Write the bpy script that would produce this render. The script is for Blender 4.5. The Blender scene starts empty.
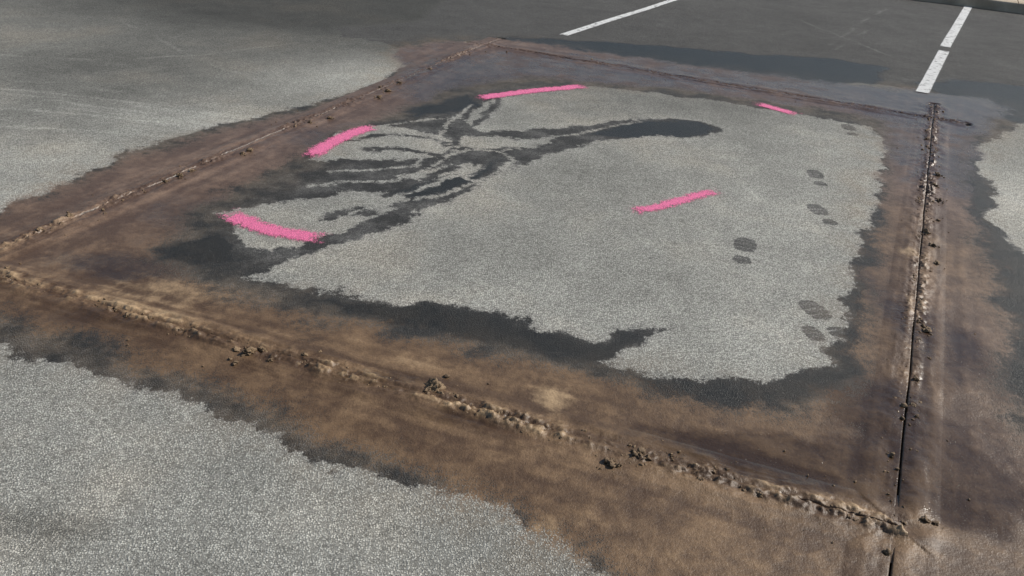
import bpy, math, numpy as np
from mathutils import Matrix, Vector
rng=np.random.default_rng(7)
F=800.0; CX,CY=512.0,288.0; CAMH=1.6; HOR=-150.0; SL=0.075
# ---------------- camera ----------------
n=np.array([SL*F,F,CY-HOR]); n/=np.linalg.norm(n)
fw=np.array([0,0,-1.0]); yv=fw-n*fw.dot(n); yv/=np.linalg.norm(yv)
xv=np.cross(yv,n); R=np.array([xv,yv,n])
scene=bpy.context.scene
cam=bpy.data.cameras.new("camera"); co=bpy.data.objects.new("camera",cam); scene.collection.objects.link(co)
m=Matrix([list(R[i])+[0] for i in range(3)]+[[0,0,0,1]]); m[2][3]=CAMH
co.matrix_world=m; cam.sensor_width=36; cam.lens=F/1024*36; cam.clip_end=1000; cam.clip_start=0.05
scene.camera=co
def G(px,py):   # surveyed ground position of a traced point
    d=R@np.array([px-CX,-(py-CY),-F]); t=-CAMH/d[2]
    return (d[0]*t,d[1]*t)
def GP(pts): return np.array([G(*p) for p in pts])
# ---------------- noise ----------------
perm=rng.permutation(4096).astype(np.int32); ang=rng.random(4096)*2*np.pi
gx=np.cos(ang).astype(np.float32); gy=np.sin(ang).astype(np.float32)
def pn(x,y,seed=0):
    xi=np.floor(x).astype(np.int32); yi=np.floor(y).astype(np.int32)
    fx=(x-xi).astype(np.float32); fy=(y-yi).astype(np.float32)
    def g(i,j):
        h=perm[(perm[(xi+i+seed*131)&4095]+(yi+j))&4095]
        return gx[h]*(fx-i)+gy[h]*(fy-j)
    u=fx*fx*fx*(fx*(fx*6-15)+10); v=fy*fy*fy*(fy*(fy*6-15)+10)
    a=g(0,0);b=g(1,0);c=g(0,1);d=g(1,1)
    return (a+(b-a)*u)+((c+(d-c)*u)-(a+(b-a)*u))*v
def fbm(x,y,size,octv,seed=0,gain=.5):
    s=0;a=1.0;f=1/size
    for o in range(octv):
        s=s+a*pn(x*f+o*17.3,y*f-o*9.1,seed+o); a*=gain; f*=2.03
    return s*1.4
def sst(x,a,b):
    t=np.clip((x-a)/(b-a),0,1); return t*t*(3-2*t)
def seg_d2(P0,P1,x,y):
    dx,dy=P1-P0; L=dx*dx+dy*dy+1e-12
    t=np.clip(((x-P0[0])*dx+(y-P0[1])*dy)/L,0,1)
    return (x-P0[0]-t*dx)**2+(y-P0[1]-t*dy)**2
def sdf(P,X,Y,clamp=.5):
    out=np.full(X.shape,-clamp,np.float32)
    lo=P.min(0)-clamp; hi=P.max(0)+clamp
    idx=np.nonzero((X>lo[0])&(X<hi[0])&(Y>lo[1])&(Y<hi[1]))[0]
    if len(idx)==0: return out
    x=X[idx];y=Y[idx]; d2=np.full(x.shape,1e9,np.float32); ins=np.zeros(x.shape,bool)
    for i in range(len(P)):
        a=P[i];b=P[(i+1)%len(P)]
        d2=np.minimum(d2,seg_d2(a,b,x,y))
        if a[1]!=b[1]:
            c=((a[1]>y)!=(b[1]>y))&(x<(b[0]-a[0])*(y-a[1])/(b[1]-a[1])+a[0]); ins^=c
    d=np.sqrt(d2); out[idx]=np.clip(np.where(ins,d,-d),-clamp,clamp)
    return out
def lined(P,X,Y,clamp=.4):
    out=np.full(X.shape,clamp,np.float32)
    lo=P.min(0)-clamp; hi=P.max(0)+clamp
    idx=np.nonzero((X>lo[0])&(X<hi[0])&(Y>lo[1])&(Y<hi[1]))[0]
    if len(idx)==0: return out
    x=X[idx];y=Y[idx]; d2=np.full(x.shape,clamp**2,np.float32)
    for i in range(len(P)-1): d2=np.minimum(d2,seg_d2(P[i],P[i+1],x,y))
    out[idx]=np.sqrt(d2); return out
def catmull(P,nseg):
    P=np.array(P,float); Q=np.concatenate([[2*P[0]-P[1]],P,[2*P[-1]-P[-2]]]); o=[]
    for i in range(1,len(Q)-2):
        for t in np.linspace(0,1,nseg,endpoint=False):
            a,b_,c_,d_=Q[i-1],Q[i],Q[i+1],Q[i+2]
            o.append(.5*((2*b_)+(c_-a)*t+(2*a-5*b_+4*c_-d_)*t*t+(-a+3*b_-3*c_+d_)*t**3))
    o.append(Q[-2]); return np.array(o)
# ---------------- traced shapes ----------------
DRY=[
 [(-900,330),(-300,330),(0,213),(50,188),(130,152),(200,130),(270,113),(330,99),(385,80),(408,65),(404,50),(380,42),(345,36),(335,28),(420,22),(520,-60),(-1200,-60)],
 [(247,272),(300,292),(360,298),(400,304),(430,303),(480,312),(530,320),(548,328),(575,330),(600,337),(632,345),(618,352),(603,360),(622,372),(660,378),(700,380),(750,380),(790,377),(820,365),(838,340),(847,300),(862,250),(878,200),(884,170),(882,140),(870,128),(830,120),(790,112),(740,105),(690,97),(640,92),(600,86),(560,88),(500,97),(475,106),(462,120),(480,131),(520,131),(560,128),(610,121),(650,118),(700,121),(718,130),(700,136),(640,137),(600,142),(560,150),(520,160),(495,174),(470,190),(440,206),(400,224),(370,238),(330,250),(280,262)],
 [(222,214),(260,205),(300,199),(330,192),(372,190),(402,190),(410,200),(385,213),(350,233),(325,243),(290,249),(250,246),(228,234)],
 [(308,163),(318,148),(340,134),(380,126),(440,133),(458,146),(440,158),(400,160),(350,160)],
 [(455,134),(520,140),(560,137),(530,148),(490,150),(465,146)],
 [(-300,260),(0,346),(60,362),(120,383),(160,398),(200,416),(260,438),(330,463),(400,482),(470,500),(520,512),(570,536),(578,556),(640,590),(660,700),(-600,900)],
 [(972,150),(1000,138),(1024,122),(1150,130),(1250,320),(1090,300),(1024,255),(1005,240),(990,218),(1000,195),(984,175)],
 [(820,88),(850,82),(905,88),(925,97),(880,99),(840,95)],
 [(400,178),(430,168),(470,160),(480,166),(450,178),(420,184)],
 [(430,186),(455,176),(480,172),(478,180),(450,192)],
]
WETS=[ # (points, half width m)
 ([(318,245),(350,236),(400,212),(450,188),(500,166),(560,148)],.045),
 ([(330,216),(350,214),(370,212)],.04),
 ([(500,100),(485,118),(470,128),(455,135)],.03),
 ([(340,140),(380,134),(430,137),(470,150),(500,160)],.018),
 ([(365,150),(400,150),(450,155)],.025),
 ([(550,345),(600,342),(645,332)],.05),
 ([(600,347),(625,345),(640,335)],.05),
 ([(390,195),(430,180),(470,157),(520,150)],.03),
 ([(600,133),(650,129),(710,129)],.09),
]
DRYL=[([(395,182),(425,170),(462,151),(492,151),(512,161),(482,180),(440,196),(405,201)],.017),([(500,153),(545,141),(600,128),(640,121)],.015),
 ([(462,176),(482,186),(474,196)],.015),([(350,214),(395,200),(440,182),(480,168)],.014),([(470,104),(452,120),(440,132)],.015),([(380,126),(420,120),(460,118)],.014),
 ([(455,150),(470,140),(500,137),(530,140)],.015),([(415,165),(430,152),(460,145)],.014),([(330,172),(370,170),(420,166)],.013),([(310,185),(350,182),(395,182)],.013)]
DRYLW=[(catmull(GP(P),8),w) for P,w in DRYL]
MUDO=[(-260,315),(-120,262),(0,216),(50,194),(130,162),(200,140),(270,122),(330,107),(385,88),(410,68),(400,50),(440,43),(520,41),(600,54),(700,68),(800,80),(900,90),(940,94),(985,99),(1000,106),(985,125),(968,140),(958,180),(966,230),(984,270),(994,330),(995,420),(1040,470),(1100,520),(1200,700),(740,800),(690,620),(610,545),(490,490),(400,452),(300,412),(200,369),(100,332),(0,304),(-150,270)]
MUDI=[(140,250),(170,228),(205,198),(260,172),(300,152),(340,128),(400,105),(460,84),(520,76),(600,82),(700,90),(800,105),(888,118),(893,160),(890,200),(884,260),(876,320),(866,380),(850,425),(800,425),(740,414),(650,402),(590,386),(520,368),(450,352),(380,337),(300,322),(230,302),(170,283)]
DARK=[ # extra dark wet pools
 [(490,36),(560,39),(640,44),(740,53),(830,58),(890,68),(876,86),(800,86),(720,74),(640,65),(570,55)],
 [(585,132),(640,120),(700,122),(718,130),(690,137),(620,138)],
 [(395,192),(450,178),(500,160),(470,186),(420,204)],
 [(300,298),(430,304),(540,322),(600,338),(640,325),(650,340),(600,364),(500,345),(380,325)],
 [(620,376),(760,382),(830,365),(850,400),(760,410),(660,398)],
 [(400,110),(470,95),(480,104),(420,118)],
 [(150,250),(215,234),(240,262),(190,270)],
 [(912,82),(960,80),(1024,86),(1100,100),(1080,130),(1010,122),(960,104)],
 [(966,140),(984,140),(984,176),(998,200),(990,225),(1060,262),(1080,430),(1006,400),(1000,330),(988,262),(968,225),(960,180)],
 [(880,180),(886,240),(872,330),(850,400),(838,360),(850,300),(866,240)],
]
CUTS=[((905,530),(-60,261)),((-70,280),(500,38.5)),((470,42.5),(965,124)),((934,105),(884,640))]
CUTW=[GP(c) for c in CUTS]
def blobs(lst,X,Y):
    o=np.zeros(X.shape,np.float32)
    for (px,py,rx,ry,a) in lst:
        x,y=G(px,py); o+=a*np.exp(-(((X-x)/rx)**2+((Y-y)/ry)**2))
    return o
TAN=[(550,400,.09,.09,1.1),(60,268,.4,.2,.3),(185,298,.30,.14,.6),(150,285,.2,.1,.4),(300,335,.2,.08,.3),(420,362,.2,.06,.3),(680,430,.2,.06,.2),(770,395,.05,.05,.9),(620,525,.3,.06,.3),(520,525,.15,.05,.4),(905,300,.04,.25,.5),(905,252,.07,.07,.8),(700,560,.3,.06,.3),(330,400,.4,.10,.2),(500,455,.3,.06,.3)]
GREY=[(250,150,1.3,1.2,.8),(450,75,1.5,1.6,1.2),(650,78,2,1.0,1.3),(860,105,1.5,1.0,1.3),(940,180,.6,1.0,1.0),(960,320,.35,.6,.5),(980,450,.3,.4,.4),(60,210,.6,.6,.4)]
WETM=[(130,268,.3,.12,1.0),(800,470,.3,.12,1.1),(700,445,.3,.10,.7),(960,500,.2,.2,.6),(890,420,.12,.25,1.0),(640,75,2,.8,.7),(940,105,.8,1.0,1.2),(950,170,.4,.6,.9),(470,420,.3,.06,.6),(380,380,.3,.05,.6),(250,215,.3,.3,.5),(900,320,.1,.5,.7),(180,215,.3,.3,.4),(450,90,.5,.8,.7),(330,140,.4,.3,.6),(930,440,.3,.3,.7),(970,350,.12,.4,.7),(100,320,.3,.08,.6)]
TOP=[(100,-5,6,2.2,.6),(400,0,3,2.5,.6),(560,10,3,2.8,.7),(800,20,4,3,.9),(1000,40,3,2.5,.7)]
PALE=[(350,82,.8,.6,1.3),(395,62,.5,.7,1.3),(220,122,.7,.3,1.0),(100,160,.6,.3,.7),(10,200,.4,.25,.8),(820,250,.5,.9,.5),(780,350,.5,.3,.6),(560,300,.5,.2,.2),(1010,200,.5,.8,1.3),(350,36,.9,.3,.9),(60,440,.5,.2,.1),(300,520,.5,.2,.15),(860,150,.4,.8,.4),(330,200,.3,.2,-.3),(400,240,.6,.3,-.25),(560,180,.6,.6,-.3),(620,105,.9,.6,-.3),(870,92,.6,.5,-.3),(20,520,.25,.05,-.9),(60,535,.12,.03,-.6),
 (60,70,1.8,1.1,-.75),(200,70,1.2,1.1,-.45),(0,130,.8,.5,-.35)]
STREAK=[[(-60,86),(50,92),(150,105),(260,120)],[(-60,93),(60,101),(160,114),(250,124)],[(-60,104),(60,112),(150,122),(230,131)],[(-60,120),(40,128),(150,135),(200,140)],[(-60,76),(60,84),(180,99),(300,112)],[(-60,98),(50,106),(140,117),(240,128)],[(-60,89),(80,99),(190,112),(290,118)],
 [(0,55),(100,60),(200,55),(300,42)],[(315,30),(345,38),(400,40)],[(318,36),(350,42),(398,44)],[(830,45),(845,35),(862,22),(888,8)],[(835,50),(852,40),(868,30)],[(640,110),(700,150),(760,200)],[(800,20),(900,60)],[(120,20),(200,60),(290,90)]]
def footfield(X,Y):
    o=np.zeros(X.shape,np.float32)
    for (px,py,a,sc) in [(850,130,.15,1),(817,178,.1,.98),(822,214,-.1,.98),(744,250,.3,1.08),(823,318,-.25,1.05),(818,340,-.15,.75)]:
        x,y=G(px,py); dx=X-x; dy=Y-y
        i=np.nonzero((abs(dx)<.3)&(abs(dy)<.3))[0]
        u=(dx[i]*math.cos(a)-dy[i]*math.sin(a))/sc; v=(dx[i]*math.sin(a)+dy[i]*math.cos(a))/sc
        s=1-((np.abs(u)/.056)**2.6+(np.abs(v-.06)/.088)**2.6); h=1-((np.abs(u)/.045)**2.6+(np.abs(v+.108)/.044)**2.6)
        k=np.maximum(s,h); tr=.60+.40*np.sin(v*2*np.pi/.040+1.4*np.abs(u)/.05)
        o[i]=np.maximum(o[i],sst(k,0,.45)*(.3+.8*tr))
    return o
def fields(X,Y):
    X=X.astype(np.float32);Y=Y.astype(np.float32)
    f={}
    wx=X+.05*fbm(X,Y,.30,5,3,.6); wy=Y+.06*fbm(X,Y,.30,5,9,.6)
    dry=np.full(X.shape,-.5,np.float32)
    for P in DRY: dry=np.maximum(dry,sdf(GP(P),wx,wy))
    for P,w in WETS:
        dry=np.minimum(dry,lined(GP(P),wx,wy)-w)
    for P,w in DRYLW:
        dry=np.maximum(dry,w-lined(P,wx*.4+X*.6,wy*.4+Y*.6))
    f['a_dry']=dry
    mo=sdf(GP(MUDO),wx,wy); mi=sdf(GP(MUDI),wx,wy)
    mud=np.minimum(mo,-mi); f['a_mud']=mud
    dk=np.full(X.shape,-.5,np.float32)
    for P in DARK: dk=np.maximum(dk,sdf(GP(P),wx,wy))
    f['a_dark']=dk
    f['a_tan']=blobs(TAN,X,Y); f['a_grey']=np.clip(blobs(GREY,X,Y),0,1)
    f['a_wetm']=np.clip(blobs(WETM,X,Y),0,1.3)
    f['a_top']=np.maximum(np.clip(blobs(TOP,X,Y),0,1),sst(Y,9,12)*.9)
    f['a_pale']=blobs(PALE,X,Y)
    st=np.zeros(X.shape,np.float32)
    for i,P in enumerate(STREAK):
        d=lined(GP(P),wx*.4+X*.6,wy*.4+Y*.6,.3); st+=np.exp(-(d/.018)**2)*np.clip(.5+1.2*fbm(X,Y,.5,2,40+i),0,1)
    f['a_streak']=np.clip(st,0,1); f['a_foot']=footfield(X,Y)
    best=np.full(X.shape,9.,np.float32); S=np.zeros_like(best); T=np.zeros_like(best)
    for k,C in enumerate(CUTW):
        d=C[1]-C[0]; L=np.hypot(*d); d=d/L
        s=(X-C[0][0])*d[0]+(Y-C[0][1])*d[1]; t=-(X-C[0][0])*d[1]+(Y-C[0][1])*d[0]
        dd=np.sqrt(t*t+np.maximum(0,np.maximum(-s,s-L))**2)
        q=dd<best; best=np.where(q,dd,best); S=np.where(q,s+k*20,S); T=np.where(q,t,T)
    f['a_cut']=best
    mf=sst(mud,-.03,.12)
    h=.004*fbm(X,Y,1.2,2,50)
    near=np.exp(-(best/.3)**2)
    drag=fbm(S*.9,T*14,1,4,70)
    h+=mf*(.002+.0022*fbm(X,Y,.16,4,60,.5)*(.35+.65*near)+.0012*near*drag)
    h+=mf*.006*np.exp(-((best-.05)/.045)**2)*np.clip(.6+1.0*fbm(S,T*2,.2,3,80),0,1.6)
    f['_h']=h; f['a_rel']=mf*(fbm(X,Y,.16,5,60,.55)*.5+near*drag*.9)
    return f
# ---------------- mesh helper ----------------
def grid_mesh(name,X,Y,Z,nx,ny,attrs):
    me=bpy.data.meshes.new(name); nv=nx*ny
    me.vertices.add(nv); me.vertices.foreach_set("co",np.stack([X,Y,Z],1).astype(np.float32).ravel())
    i=np.arange(nv).reshape(ny,nx); q=np.stack([i[:-1,:-1],i[:-1,1:],i[1:,1:],i[1:,:-1]],-1).reshape(-1,4)
    me.loops.add(q.size); me.loops.foreach_set("vertex_index",q.ravel().astype(np.int32))
    me.polygons.add(len(q)); me.polygons.foreach_set("loop_start",(np.arange(len(q))*4).astype(np.int32))
    me.update(calc_edges=True)
    me.polygons.foreach_set("use_smooth",np.ones(len(q),bool))
    for k,v in attrs.items():
        if k[0]=='_': continue
        a=me.attributes.new(k,'FLOAT','POINT'); a.data.foreach_set("value",v.astype(np.float32))
    ob=bpy.data.objects.new(name,me); scene.collection.objects.link(ob); return ob
# ---------------- node helper ----------------
class NB:
    def __init__(s,name,dim='2D'):
        s.dim=dim
        s.mat=bpy.data.materials.new(name); s.mat.use_nodes=True; s.t=s.mat.node_tree; s.t.nodes.clear()
        s.pos=s.node('ShaderNodeTexCoord').outputs['Object']
    def node(s,ty,**kw):
        nd=s.t.nodes.new(ty)
        for k,v in kw.items(): setattr(nd,k,v)
        return nd
    def put(s,sock,v):
        if isinstance(v,bpy.types.NodeSocket): s.t.links.new(v,sock)
        else:
            if sock.type=='RGBA' and len(v)==3: v=(*v,1)
            sock.default_value=v
    def m(s,op,a,b=0.0,c=None,clamp=False):
        nd=s.node('ShaderNodeMath',operation=op,use_clamp=clamp); s.put(nd.inputs[0],a); s.put(nd.inputs[1],b)
        if c is not None: s.put(nd.inputs[2],c)
        return nd.outputs[0]
    def add(s,a,b): return s.m('ADD',a,b)
    def mul(s,a,b): return s.m('MULTIPLY',a,b)
    def sub(s,a,b): return s.m('SUBTRACT',a,b)
    def ss(s,v,a,b,lo=0.,hi=1.):
        nd=s.node('ShaderNodeMapRange',interpolation_type='SMOOTHSTEP'); s.put(nd.inputs[0],v)
        s.put(nd.inputs[1],a);s.put(nd.inputs[2],b);s.put(nd.inputs[3],lo);s.put(nd.inputs[4],hi); return nd.outputs[0]
    def mix(s,f,a,b):
        nd=s.node('ShaderNodeMix',data_type='RGBA'); s.put(nd.inputs[0],f); s.put(nd.inputs[6],a); s.put(nd.inputs[7],b); return nd.outputs[2]
    def fmix(s,f,a,b):
        nd=s.node('ShaderNodeMix',data_type='FLOAT'); s.put(nd.inputs[0],f); s.put(nd.inputs[2],a); s.put(nd.inputs[3],b); return nd.outputs[0]
    def scl(s,c,f):
        nd=s.node('ShaderNodeVectorMath',operation='SCALE'); s.put(nd.inputs[0],c); s.put(nd.inputs['Scale'],f); return nd.outputs[0]
    def noise(s,scale,detail=3,rough=.55,vec=None):
        nd=s.node('ShaderNodeTexNoise',noise_dimensions=s.dim); s.put(nd.inputs['Vector'],vec or s.pos); nd.inputs['Scale'].default_value=scale
        nd.inputs['Detail'].default_value=detail; nd.inputs['Roughness'].default_value=rough; return nd.outputs[0]
    def vor(s,scale):
        nd=s.node('ShaderNodeTexVoronoi',voronoi_dimensions='2D'); s.put(nd.inputs['Vector'],s.pos); nd.inputs['Scale'].default_value=scale
        sp=s.node('ShaderNodeSeparateColor'); s.t.links.new(nd.outputs['Color'],sp.inputs[0]); return nd.outputs['Distance'],sp.outputs[0],sp.outputs[1]
    def att(s,name): return s.node('ShaderNodeAttribute',attribute_name=name).outputs['Fac']
    def bsdf(s,col,rough,bumph,dist,spec=.5,strength=1.0):
        b=s.node('ShaderNodeBump'); b.inputs['Strength'].default_value=strength; b.inputs['Distance'].default_value=dist; s.put(b.inputs['Height'],bumph)
        p=s.node('ShaderNodeBsdfPrincipled'); s.put(p.inputs['Base Color'],col); s.put(p.inputs['Roughness'],rough)
        s.put(p.inputs['Specular IOR Level'],spec); s.t.links.new(b.outputs[0],p.inputs['Normal']); return p.outputs[0]
    def out(s,sh):
        o=s.node('ShaderNodeOutputMaterial'); s.t.links.new(sh,o.inputs[0]); return s.mat
def grain(b):
    d1,r1,r1b=b.vor(155.); d2,r2,_=b.vor(380.)
    h1=b.ss(d1,.62,.15); h2=b.ss(d2,.6,.1)
    sel=b.ss(r1b,.25,.5)
    h=b.add(b.mul(b.mul(h1,sel),.66),b.mul(h2,.38))
    return h,r1,r2
# ---------------- ground material ----------------
b=NB("asphalt_and_mud")
h,r1,r2=grain(b)
A={k:b.att(k) for k in ['a_dry','a_mud','a_dark','a_tan','a_grey','a_wetm','a_top','a_pale','a_streak','a_foot','a_cut','a_rel']}
n_big=b.noise(1.1,5,.6); n_mid=b.noise(5.,4,.6); n_f=b.noise(28.,4,.65); n_ff=b.noise(120.,2,.7); n_vf=b.noise(600.,1)
c=lambda x:b.sub(x,.5)
edge=b.add(b.mul(c(n_f),.080),b.mul(c(n_ff),.055)); edge=b.add(edge,b.mul(c(n_mid),.05))
dsd=b.add(A['a_dry'],edge)
dry=b.add(b.mul(b.ss(dsd,-.008,.012),.78),b.mul(b.ss(dsd,-.01,.07),.22))
foot=b.ss(b.add(A['a_foot'],b.mul(c(n_ff),1.3)),.25,.65)
dry=b.mul(dry,b.sub(1.,b.mul(foot,.82)))
br=b.add(.58,b.mul(r1,.52)); br=b.mul(br,b.add(.76,b.mul(r2,.48))); br=b.mul(br,b.ss(h,.0,.6,.50,1.18))
br=b.mul(br,b.add(.76,b.mul(n_mid,.48)))
br=b.mul(br,b.add(.86,b.mul(n_f,.28)))
tone=b.add(.445,b.mul(c(n_big),.32)); tone=b.add(tone,b.mul(A['a_pale'],.18))
tone=b.add(tone,b.mul(A['a_streak'],b.mul(b.ss(n_ff,.35,.6),.24)))
rim=b.mul(b.ss(dsd,.12,.0),.08); tone=b.add(tone,rim)
tone=b.mul(tone,b.sub(1.,b.mul(A['a_top'],.80)))
wettone=b.fmix(A['a_top'],.050,.110)
dark=b.ss(b.add(A['a_dark'],b.mul(edge,1.5)),-.04,.04)
halfdry=b.mul(b.ss(b.add(n_mid,b.mul(n_f,.4)),.55,.95),.09); wettone=b.add(wettone,b.mul(halfdry,b.sub(1.,A['a_top'])))
wettone=b.mul(wettone,b.add(.70,b.mul(n_big,.60)))
wettone=b.add(wettone,b.mul(A['a_streak'],.08))
wettone=b.fmix(dark,wettone,.020)
tt=b.fmix(dry,wettone,tone)
stain=b.mix(b.ss(n_big,.45,.75),(1.0,1.0,.91),(1.03,.98,.85))
acol=b.mix(dry,(1.0,.98,.93),stain); acol=b.scl(acol,b.mul(tt,br))
# mud
msd=b.add(A['a_mud'],b.add(b.mul(c(n_mid),.20),b.mul(c(n_f),.12)))
thick=b.ss(msd,-.14,.10)
mk=b.add(b.mul(thick,1.4),b.mul(b.sub(.45,h),.85)); mk=b.ss(mk,.25,1.0)
mk=b.mul(mk,b.ss(thick,.0,.12))
haze=b.ss(A['a_mud'],-.42,.02)
haze=b.mul(haze,b.mul(b.ss(n_mid,.3,.65),.6)); haze=b.mul(haze,b.sub(1.,b.mul(dark,.7)))
mvar=b.add(b.add(b.mul(n_mid,.55),b.mul(n_f,.45)),b.mul(A['a_rel'],.30))
m1=b.mix(b.ss(mvar,.30,.82),(.068,.038,.019),(.190,.120,.064))
tanf=b.ss(b.add(A['a_tan'],b.mul(c(mvar),1.4)),.35,1.2)
m1=b.mix(tanf,m1,(.37,.26,.15))
g1=b.mix(b.ss(mvar,.3,.85),(.092,.058,.042),(.190,.130,.098))
m1=b.mix(b.mul(A['a_grey'],.85),m1,g1)
wm=b.ss(b.add(A['a_wetm'],b.mul(c(n_mid),1.2)),.2,.75)
m1=b.scl(m1,b.sub(1.,b.mul(wm,.45)))
m1=b.scl(m1,b.add(.80,b.mul(n_vf,.4)))
m1=b.scl(m1,b.add(.7,b.mul(n_ff,.6)))
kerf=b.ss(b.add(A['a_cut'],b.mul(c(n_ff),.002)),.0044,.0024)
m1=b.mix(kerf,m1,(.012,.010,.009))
col=b.mix(b.mul(haze,b.sub(1.,b.mul(h,.5))),acol,(.15,.105,.062))
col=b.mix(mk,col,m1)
ra=b.fmix(dry,.66,.92); ra=b.fmix(b.mul(dark,b.sub(1.,dry)),ra,.33); ra=b.fmix(b.mul(A['a_top'],b.sub(1.,dark)),ra,.85)
rm=b.fmix(wm,.52,.17); rm=b.fmix(b.mul(A['a_grey'],.35),rm,.30)
rough=b.fmix(mk,ra,rm)
wetdark=b.mul(dark,b.sub(1.,dry))
hb=b.mul(h,b.fmix(mk,b.fmix(wetdark,1.,.5),.08)); hb=b.add(hb,b.mul(mk,b.add(b.mul(n_f,b.fmix(wm,.55,.28)),b.mul(n_ff,b.fmix(wm,.32,.06)))))
hb=b.add(hb,b.mul(n_vf,b.fmix(wm,.08,.015)))
spec=b.fmix(mk,b.fmix(wetdark,.35,.28),.5)
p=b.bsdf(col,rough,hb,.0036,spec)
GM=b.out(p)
# ---------------- ground ----------------
def axis(start,dmin,k,lim,far):
    v=[start]
    while v[-1]<lim: v.append(v[-1]+max(dmin,k*v[-1]))
    st=v[-1]-v[-2]
    while v[-1]<far: st*=1.12; v.append(v[-1]+st)
    return np.array(v)
ax=axis(0,.006,.004,8,220); xs=np.concatenate([-ax[:0:-1],ax])
ay=axis(1.1,.0045,.0033,13,260)
back=[1.1]; st=.0045
while back[-1]>-60: st*=1.15; back.append(back[-1]-st)
ys=np.concatenate([np.array(back[:0:-1]),ay])
XX,YY=np.meshgrid(xs,ys); X=XX.ravel();Y=YY.ravel()
f=fields(X,Y)
Z=f['_h']-.035*sst(f['a_cut'],.06,.03)
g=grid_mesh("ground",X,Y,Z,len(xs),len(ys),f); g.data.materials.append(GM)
print("ground verts",len(X))
# ---------------- mud ridges along the saw cuts ----------------
RH=[.0150,.008,.003,.011]
for k,C in enumerate(CUTW):
    d=C[1]-C[0]; L=np.hypot(*d); d/=L; nrm=np.array([-d[1],d[0]])
    ds=.0045 if k in(0,3) else .007
    s=np.arange(0,L,ds); tpos=np.concatenate([np.array([0,.0015,.0024,.0034]),np.arange(.007,.15,.004)]); t=np.concatenate([-tpos[:0:-1],tpos])
    TT,SS=np.meshgrid(t,s); wob=.003*fbm(SS.ravel()*1.,SS.ravel()*0,.6,3,90+k)
    T=TT.ravel();S=SS.ravel()
    X=C[0][0]+d[0]*S+nrm[0]*(T+wob); Y=C[0][1]+d[1]*S+nrm[1]*(T+wob)
    ff=fields(X,Y); aT=abs(T)
    amp=np.clip(.75+1.0*fbm(S,T*0+k*3,.35,3,100+k),.35,1.7)
    side=np.where(T>0,1.0,.6+.4*fbm(S,T*0,.5,2,130+k))
    prof=np.exp(-((aT-.020)/.022)**2)
    lump=np.clip(.6+1.1*fbm(X,Y,.06,4,110+k,.6),0,2.2)
    lum2=np.clip(fbm(X,Y,.022,3,120+k,.6)-.05,0,1)
    r=RH[k]*amp*side*prof*lump+.008*amp*lum2*np.exp(-(aT/.05)**2)
    r+=.0035*fbm(S*.6,T*24,1.2,3,140)*np.exp(-(aT/.09)**2)
    if k==3: r*=(.12+.88*sst(Y,2.15,2.5))
    edgef=sst(aT,.148,.09)
    Zs=ff['_h']+r*edgef+ -.0025+.0045*edgef
    kd=sst(aT,.0035,.0023)
    openk={0:sst(S,.35,.15),1:1-sst(amp,.7,1.0),2:1-sst(amp,.9,1.3),3:1-.75*sst(Y,2.2,2.6)*sst(amp,.3,.9)}[k]   # slurry has closed over the kerf in places
    Zs-=.03*kd*openk
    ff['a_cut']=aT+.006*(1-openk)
    ff['a_mud']=np.maximum(ff['a_mud'],.12*edgef-.02)
    ff['a_tan']=ff['a_tan']+np.clip(r*edgef/.016,0,.7)*(1 if k!=3 else .7)
    ff['a_wetm']=ff['a_wetm']*(1-.6*edgef*np.clip(r/.008,0,1))
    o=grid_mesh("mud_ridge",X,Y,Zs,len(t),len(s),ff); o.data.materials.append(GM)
# ---------------- clods ----------------
import bmesh
def ico(sub):
    bm=bmesh.new(); bmesh.ops.create_icosphere(bm,subdivisions=sub,radius=1.0)
    v=np.array([p.co[:] for p in bm.verts]); fc=np.array([[q.index for q in p.verts] for p in bm.faces]); bm.free(); return v,fc
I2=ico(2);I3=ico(4)
V=[];Fc=[];off=0
def clod(x,y,z,r,base=I2):
    global off
    v,fc=base; s=rng.random()*100
    dn=1+.9*fbm(v[:,0]+s+v[:,2]*.7,v[:,1]-s+v[:,2]*.5,1.0,4,5,.65)
    w=v*dn[:,None]*np.array([1,rng.uniform(.6,1),rng.uniform(.45,.8)])*r
    a=rng.random()*6.28; ca,sa=math.cos(a),math.sin(a)
    w=np.stack([w[:,0]*ca-w[:,1]*sa,w[:,0]*sa+w[:,1]*ca,w[:,2]],1)+[x,y,z+r*.3]
    V.append(w);Fc.append(fc+off);off+=len(v)
dens=[(0,1000,.026,.25),(1,180,.04,.35),(2,40,.05,.3),(3,800,.028,.55)]
for k,nn,sg,mu in dens:
    C=CUTW[k]; d=C[1]-C[0]; L=np.hypot(*d); d=d/L
    ss_=rng.random(nn*3)*L; dn=fbm(ss_,ss_*0,.22,3,200+k); ss_=ss_[np.argsort(-dn+rng.random(nn*3)*.8)[:nn]]
    for s in ss_:
        t=rng.normal(0,sg); t+=.008*np.sign(t)
        r=min(.0020*math.exp(rng.normal(mu,.5)),.010)
        x,y=C[0]+d*s+np.array([-d[1],d[0]])*t
        if k==3 and y<2.0 and rng.random()<.8: continue
        clod(x,y,.003+.006*math.exp(-(t/.04)**2)*rng.random(),r)
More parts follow.
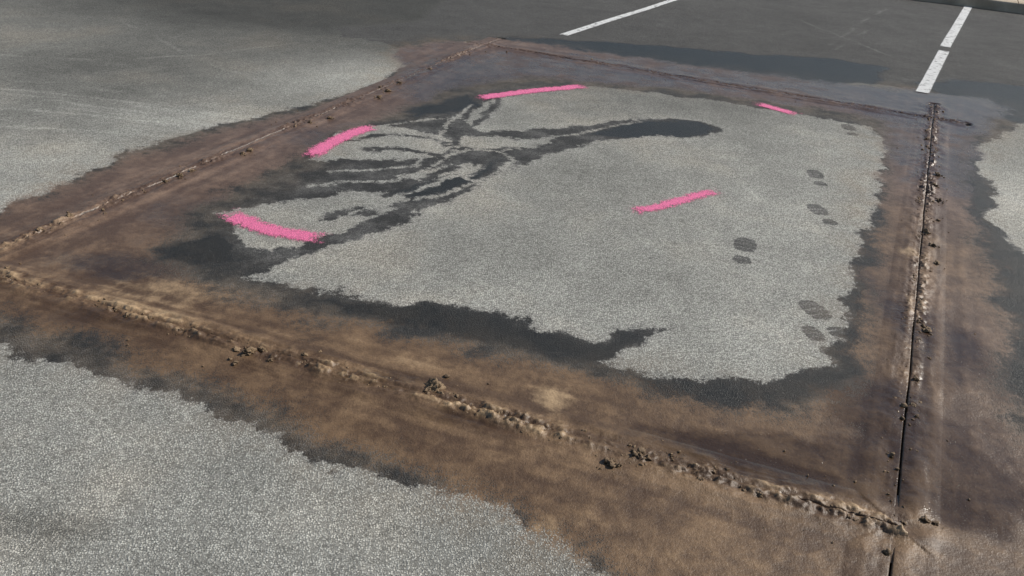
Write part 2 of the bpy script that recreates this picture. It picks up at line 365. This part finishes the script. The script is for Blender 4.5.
big=[(435,388,.026),(428,391,.013),(441,394,.012),(638,455,.020),(646,458,.014),(610,463,.017),(618,466,.010),(248,354,.022),(262,350,.016),(236,350,.014),(270,360,.012),(305,356,.012),(320,352,.010),(118,309,.016),(128,316,.012),(150,318,.012),(182,330,.01),
 (70,216,.018),(62,219,.012),(40,230,.014),(165,181,.014),(180,175,.014),(192,170,.012),(250,150,.018),(243,153,.012),(400,82,.016),(388,90,.020),(379,96,.018),(430,68,.014),(330,117,.014),(310,122,.012),
 (937,175,.022),(934,185,.018),(938,200,.016),(926,232,.018),(932,245,.016),(936,263,.014),(922,300,.012),(926,330,.014),(915,380,.012),(912,405,.010),(908,318,.010),(928,358,.010),(8,270,.013),(560,437,.010),(700,480,.010),(760,495,.009),(925,520,.012),(935,523,.010),(500,414,.01)]
for px,py,r in big:
    x,y=G(px,py+2); clod(x,y,.006,r*.9,I3)
    for j in range(7):
        clod(x+rng.normal(0,r*1.6),y+rng.normal(0,r*1.6),.005,r*rng.uniform(.1,.35))
for j in range(260):
    C=CUTW[rng.integers(0,4)]; s=rng.random(); p_=C[0]*(1-s)+C[1]*s
    clod(p_[0]+rng.normal(0,.13),p_[1]+rng.normal(0,.13),.002,rng.uniform(.0012,.004))
V=np.concatenate(V);Fc=np.concatenate(Fc)
me=bpy.data.meshes.new("mud_clods"); me.from_pydata(V.tolist(),[],Fc.tolist()); me.update()
me.polygons.foreach_set("use_smooth",np.ones(len(Fc),bool))
o=bpy.data.objects.new("mud_clods",me); scene.collection.objects.link(o)
b=NB("clod_mud",'3D'); nn=b.noise(60.,4,.65); n2=b.noise(9.,3)
cc=b.mix(b.ss(b.add(b.mul(nn,.6),b.mul(n2,.6)),.4,.8),(.085,.056,.034),(.25,.175,.105))
me.materials.append(b.out(b.bsdf(cc,.65,b.noise(250.,3,.7),.003,.3)))
# ---------------- paint strokes ----------------
def stroke(name,pts,hw,mat,lift=.004):
    P=GP(pts); c_=catmull(P,40)
    tg=np.gradient(c_,axis=0); tg/=np.hypot(tg[:,0],tg[:,1])[:,None]; nr=np.stack([-tg[:,1],tg[:,0]],1)
    L=np.concatenate([[0],np.cumsum(np.hypot(*np.diff(c_,axis=0).T))])
    us=np.linspace(-1,1,13); X=(c_[:,0,None]+nr[:,0,None]*us*hw).ravel(); Y=(c_[:,1,None]+nr[:,1,None]*us*hw).ravel()
    U=np.tile(us,len(c_)); S=np.repeat(L,13); E=np.minimum(S,L[-1]-S)
    ff=fields(X,Y)
    o=grid_mesh(name,X,Y,ff['_h']+lift,13,len(c_),{'p_u':U*hw,'p_e':E,'p_hw':np.full(len(X),hw)}); o.data.materials.append(mat); return o
def paintmat(name,col,soft,grit,rough,wear,ek):
    b=NB(name); h,r1,r2=grain(b); u=b.m('ABSOLUTE',b.att('p_u')); e=b.att('p_e'); hw=b.att('p_hw')
    nf=b.noise(45.,3,.6); nf2=b.noise(14.,3,.6); nf3=b.noise(350.,2)
    d=b.m('MINIMUM',b.sub(hw,u),b.mul(e,ek))
    d=b.add(d,b.add(b.mul(b.sub(nf,.55),soft*.9),b.mul(b.sub(nf2,.55),soft*1.0)))
    cov=b.ss(d,0.,soft)
    k=b.add(b.mul(cov,1.15),b.mul(b.sub(b.add(b.mul(h,.6),b.mul(nf3,.8)),.65),grit)); k=b.sub(k,b.mul(b.ss(nf2,.45,.75),wear))
    al=b.ss(k,.25,.85); al=b.mul(al,b.ss(cov,.02,.3))
    cl=b.scl(b.mix(nf,col,tuple(x*.85 for x in col)),b.ss(h,.0,.6,.72,1.1))
    sh=b.bsdf(cl,rough,h,.003,.4)
    tr=b.node('ShaderNodeBsdfTransparent'); mx=b.node('ShaderNodeMixShader'); b.put(mx.inputs[0],al)
    b.t.links.new(tr.outputs[0],mx.inputs[1]); b.t.links.new(sh,mx.inputs[2]); return b.out(mx.outputs[0])
PM=paintmat("pink_marking_paint",(.95,.22,.43),.065,1.1,.7,.25,.45)
WM=paintmat("white_marking_paint",(.82,.83,.82),.016,.9,.7,.75,1.)
pinks=[([(219,210),(245,221),(272,231),(300,236),(336,241)],.088),([(308,161),(322,149),(340,139),(362,130),(384,126)],.088),([(472,99),(510,94),(545,90),(590,86)],.09),([(624,213),(655,208),(690,198),(723,190)],.074),([(749,102),(775,109),(804,117)],.085)]
for pts,hw in pinks: stroke("pink_paint_mark",pts,hw,PM)
stroke("parking_line_marking",[(563,35.5),(674,0),(800,-40)],.055,WM)
stroke("parking_line_marking",[(945,47),(970,4)],.064,WM)
stroke("parking_line_marking",[(922,93),(944,51)],.064,WM)
# ---------------- kerb ----------------
a=np.array(G(905,-1)); c2=np.array(G(1030,15)); d=(c2-a)/np.hypot(*(c2-a)); nr=np.array([-d[1],d[0]])
prof=[(0,-.05),(0,.0),(.012,.115),(.022,.13),(.035,.138),(.15,.140),(.153,.132),(.157,.132),(.16,.14),(1.4,.150),(1.42,.11),(1.42,-.05)]
me=bpy.data.meshes.new("concrete_kerb"); vs=[];fs=[]
joint=np.arange(-9,15,1.5); ss_=sorted([x for j in joint for x in (j-.006,j-.003,j+.003,j+.006)])
for s in ss_:
    dj=abs(((s+9+.75)%1.5)-.75)<.004
    for (t,z) in prof:
        p_=a+d*s+nr*t; vs.append((p_[0],p_[1],z-(.012 if dj and z>0 else 0)))
K=len(prof)
for i in range(len(ss_)-1):
    for j in range(K-1): fs.append((i*K+j,(i+1)*K+j,(i+1)*K+j+1,i*K+j+1))
me.from_pydata(vs,[],fs); me.update(); o=bpy.data.objects.new("concrete_kerb",me); scene.collection.objects.link(o)
b=NB("kerb_concrete",'3D'); n1=b.noise(3.,5); n2=b.noise(120.,4,.7)
cc=b.mix(b.ss(n1,.3,.75),(.36,.29,.21),(.55,.47,.36)); cc=b.scl(cc,b.add(.75,b.mul(n2,.5)))
me.materials.append(b.out(b.bsdf(cc,.85,n2,.003,.3)))
# ---------------- light ----------------
EL=math.radians(40); AZ=math.radians(74)   # azimuth clockwise from +Y
sd=Vector((math.sin(AZ)*math.cos(EL),math.cos(AZ)*math.cos(EL),math.sin(EL)))
sun=bpy.data.lights.new("sun",'SUN'); sun.energy=5.0; sun.angle=math.radians(.5); sun.color=(1,.945,.86)
so=bpy.data.objects.new("sun",sun); so.rotation_euler=sd.to_track_quat('Z','Y').to_euler(); scene.collection.objects.link(so)
w=bpy.data.worlds.new("World"); scene.world=w; w.use_nodes=True; nt=w.node_tree
sk=nt.nodes.new('ShaderNodeTexSky'); sk.sky_type='NISHITA'; sk.sun_disc=False; sk.sun_elevation=EL; sk.sun_rotation=AZ
bg=nt.nodes['Background']; nt.links.new(sk.outputs[0],bg.inputs[0]); bg.inputs[1].default_value=.082
scene.view_settings.view_transform='Standard'; scene.view_settings.look='None'; scene.view_settings.exposure=0
